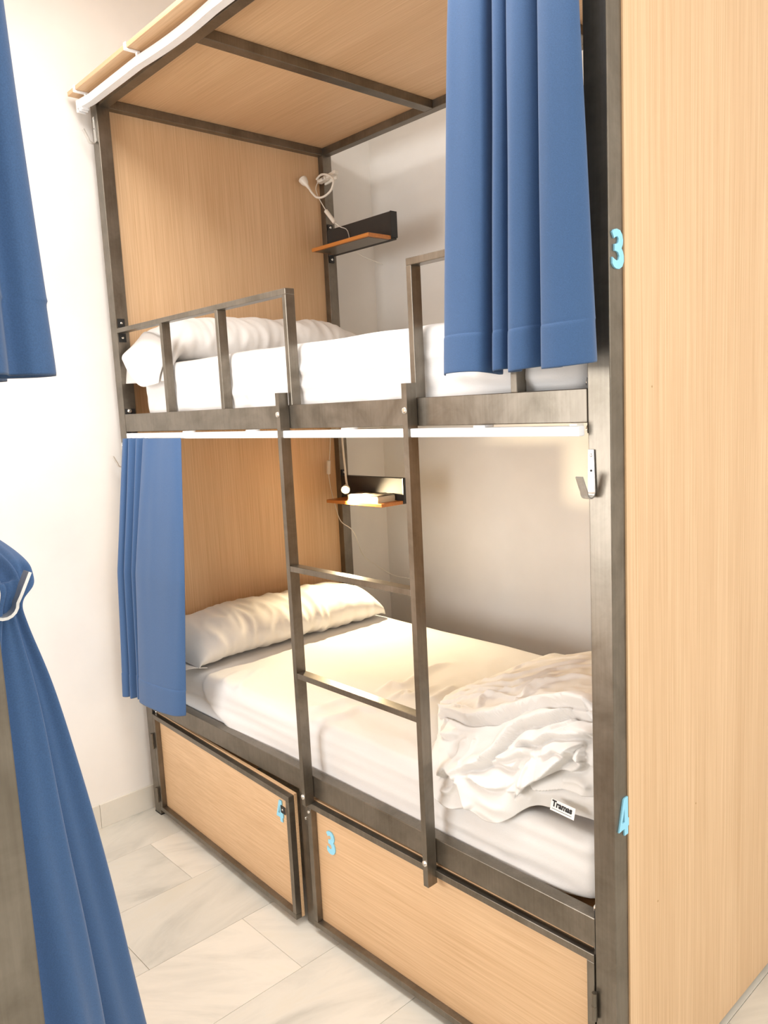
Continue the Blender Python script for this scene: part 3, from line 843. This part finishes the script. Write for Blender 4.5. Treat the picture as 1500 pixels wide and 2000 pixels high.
# ---- crumpled duvet at the foot of the lower berth
FOLDS = [('O',0.02,[(2,125),(26,137),(45,144),(55,147),(65,145),(82,141),(98,145),(117,146),(127,145),(137,145)]),('O',0.02,[(49,173),(62,170),(75,163),(83,158),(91,153),(96,152),(105,154),(117,151),(130,147),(138,147)]),('O',0.014,[(92,158),(109,162),(119,157),(129,156),(140,154)]),('O',0.009,[(83,161),(98,165),(107,167)]),('O',0.007,[(107,166),(97,161),(92,158)]),('O',0.01,[(115,166),(121,164),(125,162),(134,162),(139,163)]),('O',0.011,[(75,163),(84,163),(93,167),(98,170)]),('O',0.018,[(98,180),(101,180),(115,174),(130,165),(135,161)]),('O',0.013,[(115,174),(129,168),(137,167),(140,164),(140,162)]),('O',0.011,[(104,179),(112,180),(129,176),(139,176)]),('O',0.009,[(25,155),(30,156),(38,155),(46,153)]),('O',0.005,[(26,155),(22,147),(22,140)]),('O',0.014,[(35,176),(38,174),(44,171),(49,173),(51,176)]),('O',0.012,[(51,176),(55,178),(56,181),(59,187),(62,190)]),('O',0.011,[(59,175),(70,174),(78,174),(92,175)]),('O',0.006,[(120,155),(125,152),(130,150),(130,148)]),('O',0.005,[(129,154),(133,153),(140,153)]),('R',0.007,[(38,70),(44,65),(66,70),(90,78)]),('R',0.008,[(31,89),(55,98),(71,93),(96,88)]),('R',0.008,[(15,92),(58,111),(74,107),(84,97),(102,98)]),('R',0.007,[(7,105),(40,110),(67,120),(81,112),(91,104)]),('R',0.008,[(1,109),(41,120),(77,127),(90,116),(114,116)]),('R',0.009,[(53,137),(52,125),(67,120)]),('R',0.007,[(82,135),(84,121),(93,116)]),('R',0.008,[(0,113),(28,125),(50,138)]),('R',0.008,[(54,170),(57,162),(58,156)]),('R',0.006,[(47,167),(49,158),(53,156)]),('R',0.008,[(21,180),(10,173),(0,155)]),('R',0.01,[(101,178),(104,173),(107,170)]),('R',0.008,[(34,183),(44,181),(49,177)]),('R',0.006,[(80,132),(97,134),(117,138),(133,139)]),('R',0.008,[(128,172),(137,171),(141,172)])]
def duvet():
    K = 2
    B = duvet_base(150 * K, 190 * K)
    U, V, _ = B.shape
    Nn = normals_grid(B)
    if (Nn[:, : V // 3, 2]).mean() < 0: Nn = -Nn
    su = 0.78 / U
    sv = np.linalg.norm(np.diff(B, axis=1), axis=2).mean() 
    gu, gv = np.meshgrid(np.arange(U) * su, np.arange(V) * sv, indexing='ij')
    G = np.stack([gu, gv], -1)
    D = np.zeros((U, V))
    for typ, h, q in FOLDS:
        pts = crom([(a * K * su, b * K * sv) for a, b in q], 4)
        best = np.full((U, V), 9.0); side = np.zeros((U, V)); par = np.zeros((U, V))
        lo = pts.min(0) - .11; hi = pts.max(0) + .11
        m0 = (gu > lo[0]) & (gu < hi[0]) & (gv > lo[1]) & (gv < hi[1])
        P = G[m0]; b = np.full(len(P), 9.0); s = np.zeros(len(P)); pa = np.zeros(len(P))
        for i in range(len(pts) - 1):
            d, t, r = seg_dist(P, pts[i], pts[i + 1]); m = d < b
            e = pts[i + 1] - pts[i]
            b[m] = d[m]; pa[m] = (i + t[m]) / (len(pts) - 1)
            s[m] = (e[0] * r[:, 1] - e[1] * r[:, 0])[m]
        ends = np.clip(pa * 6 + .2, 0, 1) * np.where(q[-1][0] > 134, 1.0, np.clip((1 - pa) * 6 + .2, 0, 1))
        if typ == 'O':
            h *= 1.55; wide = 0.012 + h * 0.75
            v = h * np.where(s < 0, np.exp(-(b / wide) ** 2), np.exp(-(b / 0.0032) ** 2)) - 0.38 * h * np.where(s >= 0, np.exp(-((b - .006) / .007) ** 2), 0)
        else:
            v = h * 1.2 * np.exp(-(b / 0.008) ** 2)
        D[m0] += v * ends
    n1 = fnoise(B[::2, ::2], (4.0, 16.0, 14.0), 2.2); n2 = fnoise(B[::2, ::2], (9.0, 34.0, 30.0), 5.1); n3 = fnoise(B[::2, ::2], (26.0, 40.0, 40.0), 8.8)
    n = (1 - 2 * abs(n1)) * .0055 + (1 - 2 * abs(n2)) * .0030 + n3 * .0012
    n = np.repeat(np.repeat(n, 2, 0), 2, 1)[:U, :V]
    # soften the block steps
    for _ in range(2): n[1:-1, 1:-1] = (n[1:-1, 1:-1] * 2 + n[:-2, 1:-1] + n[2:, 1:-1] + n[1:-1, :-2] + n[1:-1, 2:]) / 6
    edge = np.clip(np.minimum(np.arange(U)[:, None] / 12.0, 1), 0, 1)
    D = (D + n) * edge
    B = B + Nn * D[..., None]
    B[:, :, 1] = np.maximum(B[:, :, 1], 0.006)
    B[:, :, 0] = np.minimum(B[:, :, 0], 1.949)
    o = grid_obj('duvet', B, M_sheet2)
    md = o.modifiers.new('thickness', 'SOLIDIFY'); md.thickness = 0.004; md.offset = -1
    tag(o, 'crumpled white duvet heaped at the foot of the lower berth', 'duvet')
    return o
dv = duvet()

# ---- sewn-in label of the duvet, hanging over the mattress edge
def care_label():
    o0 = Vector((1.835, 0.030, 0.664)); ax = Vector((0.995, 0.0, -0.06)).normalized(); up = Vector((0.06, 0.22, 0.97)).normalized()
    nrm = ax.cross(up); nrm = -nrm if nrm.y > 0 else nrm
    bm = bmesh.new()
    q = [(-.004, -.004), (.054, -.004), (.054, .020), (-.004, .020)]
    lo = [bm.verts.new(o0 + ax * a + up * b_) for a, b_ in q]; hi = [bm.verts.new(o0 + ax * a + up * b_ + nrm * 0.0008) for a, b_ in q]
    bm.faces.new(hi); bm.faces.new(list(reversed(lo)))
    for i in range(4): bm.faces.new((lo[i], lo[(i + 1) % 4], hi[(i + 1) % 4], hi[i]))
    bmesh.ops.recalc_face_normals(bm, faces=bm.faces)
    lb = link('sewn_label', bm, flat('label_tape', (0.86, 0.85, 0.83), 0.6), dv)
    cu = bpy.data.curves.new('print', 'FONT'); cu.body = 'Tramas'; cu.size = 0.0175; cu.offset = 0.0007; cu.extrude = 0.0002; cu.space_character = 1.0
    t = bpy.data.objects.new('print', cu); COL.objects.link(t)
    dg = bpy.context.evaluated_depsgraph_get(); me = bpy.data.meshes.new_from_object(t.evaluated_get(dg))
    bpy.data.objects.remove(t)
    for v in me.vertices:
        v.co = o0 + ax * (v.co.x * 0.92 - 0.001) + up * (v.co.y + 0.006) + nrm * (v.co.z + 0.0012)
    bm = bmesh.new(); bm.from_mesh(me)
    bl = [bm.verts.new(o0 + ax * a + up * b_ + nrm * 0.0012) for a, b_ in ((0, .0005), (.048, .0005), (.048, .0013), (0, .0013))]
    bm.faces.new(bl)
    link('lettering', bm, M_ink, lb)
care_label()

# ---- pillows
def pillow(label, x, y, z, thick, bend=None, seed=0.0, lines=(), lean=0.0, flap=None):
    nb, na = 44, 120
    rows = []
    for i in range(na + 1):
        a = -1 + 2 * i / na
        ea = (1 - abs(a) ** 5.0) ** 0.5 if abs(a) < 1 else 0
        wa = 0.86 + 0.14 * abs(a) ** 3                      # ears at the corners
        wa *= (1 - max(0, abs(a) - .96) * 1.2)
        row = []
        for j in range(2 * nb):
            th = math.pi * j / nb
            cb = math.cos(th); sb = math.sin(th)
            b_ = abs(cb) ** 0.75 * (1 if cb > 0 else -1)
            up = abs(sb) ** 1.0 * (1 if sb > 0 else -1)
            T_ = thick / 2 * (0.02 + 0.98 * ea)
            px = (x[0] + x[1]) / 2 + b_ * (x[1] - x[0]) / 2 * wa
            py = (y[0] + y[1]) / 2 + a * (y[1] - y[0]) / 2
            pz = z + thick / 2 * (0.25 + .75 * ea) + up * T_ * (1.0 if up > 0 else 0.92)
            if up < 0: pz = max(pz, z + 0.001 + 0.010 * (1 - ea))
            pz += lean * (x[1] - px)
            row.append([px, py, pz])
        rows.append(row)
    B = np.array(rows)
    if bend: B = bend(B)
    Nn = normals_grid(B, True); c = B.reshape(-1, 3).mean(0)
    if ((B - c) * Nn).sum() < 0: Nn = -Nn
    amp = np.clip(1 - np.abs(np.linspace(-1, 1, na + 1)) ** 14, 0.1, 1)[:, None]
    d = (1 - 2 * abs(fnoise(B, (3.5, 10.0, 4.0), seed))) * .0085 + (1 - 2 * abs(fnoise(B, (8.0, 22.0, 8.0), seed + 4))) * .0060 + fnoise(B, (4, 5, 4), seed + 9) * .012
    B = B + Nn * (d * amp)[..., None]
    B = ridges3d(B, Nn, lines) if lines else B
    o = grid_obj('pillow', B, M_sheet2, wrap=True, caps=True)
    tag(o, label, 'pillow')
    return o
def keep_low(B):
    B = B.copy()
    yy = B[:, :, 1]
    B[:, :, 0] += 0.018 * np.sin((yy - .05) * 4.0)
    B[:, :, 0] = np.maximum(B[:, :, 0], 0.020)
    return B
pl = pillow('long white pillow at the head of the lower berth, glowing warm', (0.028, 0.365), (0.045, 0.930), zm + 0.002, 0.150, keep_low, 2.0, (), 0.05)
# open end of its case, lying flat beyond the pillow
def case_end(name, pts_rows, parent):
    B = np.array([crom(r, 8) for r in pts_rows]); B = np.stack([crom(B[:, k], 6) for k in range(B.shape[1])], 1)
    B[:, :, 2] += fnoise(B, (14, 14, 6), 3.3) * .006
    o = grid_obj(name, B, M_sheet2, parent=parent)
    md = o.modifiers.new('thickness', 'SOLIDIFY'); md.thickness = 0.002; md.offset = 0
    return o
case_end('pillowcase_hem', [[(.36, .075, .632), (.27, .072, .626), (.16, .070, .626), (.06, .072, .630)],
                            [(.345, .030, .640), (.26, .026, .630), (.16, .022, .628), (.07, .026, .632)],
                            [(.325, .000, .634), (.25, -.008, .618), (.16, -.012, .612), (.08, -.006, .620)]], pl)
def droop(B):
    B = B.copy(); yy = B[:, :, 1]; d = np.clip(0.085 - yy, 0, None)
    B[:, :, 2] -= d ** 1.35 * 2.1
    B[:, :, 1] += d * 0.25
    B[:, :, 0] += 0.030 * np.sin(yy * 3.4)
    B[:, :, 0] = np.maximum(B[:, :, 0], 0.022)
    return B
pu = pillow('white pillow at the head of the upper berth, its case end drooping over the side', (0.035, 0.365), (-0.005, 0.930), 1.688, 0.150, droop, 5.0, (), 0.02)
case_end('pillowcase_hem', [[(.075, .060, 1.775), (.18, .040, 1.80), (.29, .042, 1.77), (.36, .055, 1.72)],
                            [(.070, .012, 1.735), (.16, .004, 1.73), (.27, .008, 1.715), (.345, .022, 1.69)],
                            [(.072, .000, 1.722), (.14, -.002, 1.685), (.23, .000, 1.655), (.32, .012, 1.650)],
                            [(.075, -.002, 1.712), (.14, -.004, 1.650), (.22, -.004, 1.615), (.31, .008, 1.618)]], pu)

# ------------------------------------------------------------ reading lamps
def reading_lamp(z0, label, lit):
    """z0: height of the clip"""
    t = empty('reading_lamp', (0.06, 0.93, z0), label, 'lamp', 'clip reading lamps on the rear posts')
    Yp = WD_ - PW
    # clip: plate on the post and a bar with a grip
    bm = bmesh.new()
    add_box(bm, (0.085, 0.155), (Yp - .030, Yp - .006), (-0.010, 0.006), 0.003)
    add_box(bm, (0.048, 0.100), (Yp - .040, Yp - .014), (-0.016, 0.000), 0.003)
    add_box(bm, (0.060, 0.140), (Yp - .009, Yp - .0005), (-0.022, 0.010), 0.002)
    for v in bm.verts:
        v.co.z += z0 + (v.co.x - .05) * 0.10
    link('clip', bm, M_plastic, t)
    bm = bmesh.new(); add_tube(bm, [(0.09, Yp - .041, z0 - .004), (0.09, Yp - .032, z0 - .004)], 0.006, 10); bmesh.ops.recalc_face_normals(bm, faces=bm.faces)
    link('pivot_screw', bm, M_zinc, t, auto=40)
    def led(h, d, on):
        s = d.normalized()
        prof = [(0, .0055), (.012, .0065), (.020, .0085), (.030, .0145), (.045, .0180), (.052, .0180), (.0525, .0155), (.046, .0150)]
        bm = bmesh.new(); add_tube(bm, [h + s * a for a, _ in prof], [r for _, r in prof], 20); bmesh.ops.recalc_face_normals(bm, faces=bm.faces)
        hd = link('lamp_head', bm, M_plastic, t, auto=50)
        bm = bmesh.new(); add_tube(bm, [h + s * .0470, h + s * .0540, h + s * .0590, h + s * .0615], [.0135, .0132, .0095, .004], 20); bmesh.ops.recalc_face_normals(bm, faces=bm.faces)
        b = link('bulb', bm, M_bulb if on else M_off, hd, auto=60)
        return h + s * .072
    if not lit:
        ring = [(0.065, .925, z0 - .004), (0.11, .915, z0 + .002), (0.160, .910, z0 - .012), (0.196, .905, z0 - .040), (0.186, .900, z0 - .076), (0.145, .895, z0 - .094),
                (0.105, .890, z0 - .090), (0.080, .885, z0 - .068), (0.068, .880, z0 - .048)]
        tube('flexible_neck', ring, 0.0045, M_plastic, t, n=6)
        led(Vector((0.068, .880, z0 - .048)), Vector((-0.028, -.010, 0.042)), False)
        cab = [(0.060, .935, z0 - .012), (0.068, .915, z0 - .045), (0.098, .905, z0 - .090), (0.130, .905, z0 - .135), (0.140, .908, z0 - .150)]
        tube('cable', cab, 0.0018, M_plastic, t, n=5, seg=8)
        a, b = Vector((0.136, .905, z0 - .146)), Vector((0.180, .915, z0 - .203))
        tube('cable', [b, (0.195, .93, z0 - .220), (0.205, .96, z0 - .235), (0.16, 1.03, z0 - .30), (.15, 1.20, z0 - .34)], 0.0018, M_plastic, t, n=4, seg=8)
    else:
        neck = [(0.09, .935, z0 - .004), (0.14, .925, z0 - .012), (0.150, .915, z0 - .05), (0.156, .912, z0 - .11), (0.168, .906, z0 - .175), (0.178, .900, z0 - .222), (0.190, .893, z0 - .245)]
        tube('flexible_neck', neck, 0.0045, M_plastic, t, n=6)
        h = Vector((0.190, .893, z0 - .245)); d = Vector((0.040, -0.045, -0.022))
        p = led(h, d, True)
        l = bpy.data.lights.new('reading_bulb', 'SPOT'); l.energy = 36; l.color = (1.0, 0.80, 0.50); l.shadow_soft_size = 0.012
        l.spot_size = math.radians(158); l.spot_blend = 0.7
        lo = bpy.data.objects.new('reading_bulb', l); COL.objects.link(lo); lo.parent = t; lo.location = p - t.location
        lo.rotation_euler = Vector((0.75, -0.05, -0.46)).to_track_quat('-Z', 'Y').to_euler()
        cab = [(0.050, .935, z0 - .012), (0.052, .925, z0 - .08), (0.050, .918, z0 - .146)]
        tube('cable', cab, 0.0018, M_plastic, t, n=5, seg=8)
        a, b = Vector((0.048, .915, z0 - .146)), Vector((0.042, .915, z0 - .208))
        tube('cable', [b, (0.058, .91, z0 - .27), (0.090, .905, z0 - .345), (0.122, .905, z0 - .41), (0.150, .95, z0 - .46), (0.03, 1.10, z0 - .60), (0.06, 1.16, z0 - .66), (0.13, 1.19, z0 - .70), (0.215, 1.19, z0 - .702), (0.30, 1.22, z0 - .71)], 0.0018, M_plastic, t, n=5, seg=8)
    bm = bmesh.new(); d = (b - a); add_tube(bm, [a, a + d * .04, a + d * .96, b], [.005, .0085, .0085, .005], 12); bmesh.ops.recalc_face_normals(bm, faces=bm.faces)
    sw = link('switch', bm, M_plastic, t, auto=40)
    return t
reading_lamp(2.462, 'unlit white gooseneck lamp clipped above the upper shelf', False)
reading_lamp(1.430, 'lit white gooseneck lamp hanging over the lower shelf', True)

# ------------------------------------------------------------ book on the lower shelf
bk = empty('book', (0.31, 0.91, 1.119), 'cream paperback book lying on the lower shelf below the lit lamp', 'book')
z0 = 1.1195
bm = bmesh.new(); n = 14
for i in range(n):
    a = random.uniform(-.0012, .0012); add_box(bm, (0.216 + a, 0.404 + a), (0.872 + a, 0.968), (z0 + .0012 + i * .0017, z0 + .0012 + i * .0017 + .0014))
link('page_block', bm, M_paper, bk)
box('cover', (0.214, 0.407), (0.869, 0.971), (z0, z0 + .001), M_paper, bk)
bm = bmesh.new(); rows = []
for i in range(13):
    xx = 0.214 + i * 0.193 / 12; zz = z0 + .0252 + 0.0035 * math.sin(i * 1.1) ** 2
    rows.append([(xx, 0.868, zz), (xx, 0.92, zz + .0015), (xx, 0.971, zz + .0005)])
bm.free(); bm, V = grid_mesh(rows); cv = link('cover', bm, flat('book_cover', (0.16, 0.13, 0.10), 0.5), bk, smooth=True)
cv['label'] = 'dark curled front cover'
md = cv.modifiers.new('t', 'SOLIDIFY'); md.thickness = 0.0008
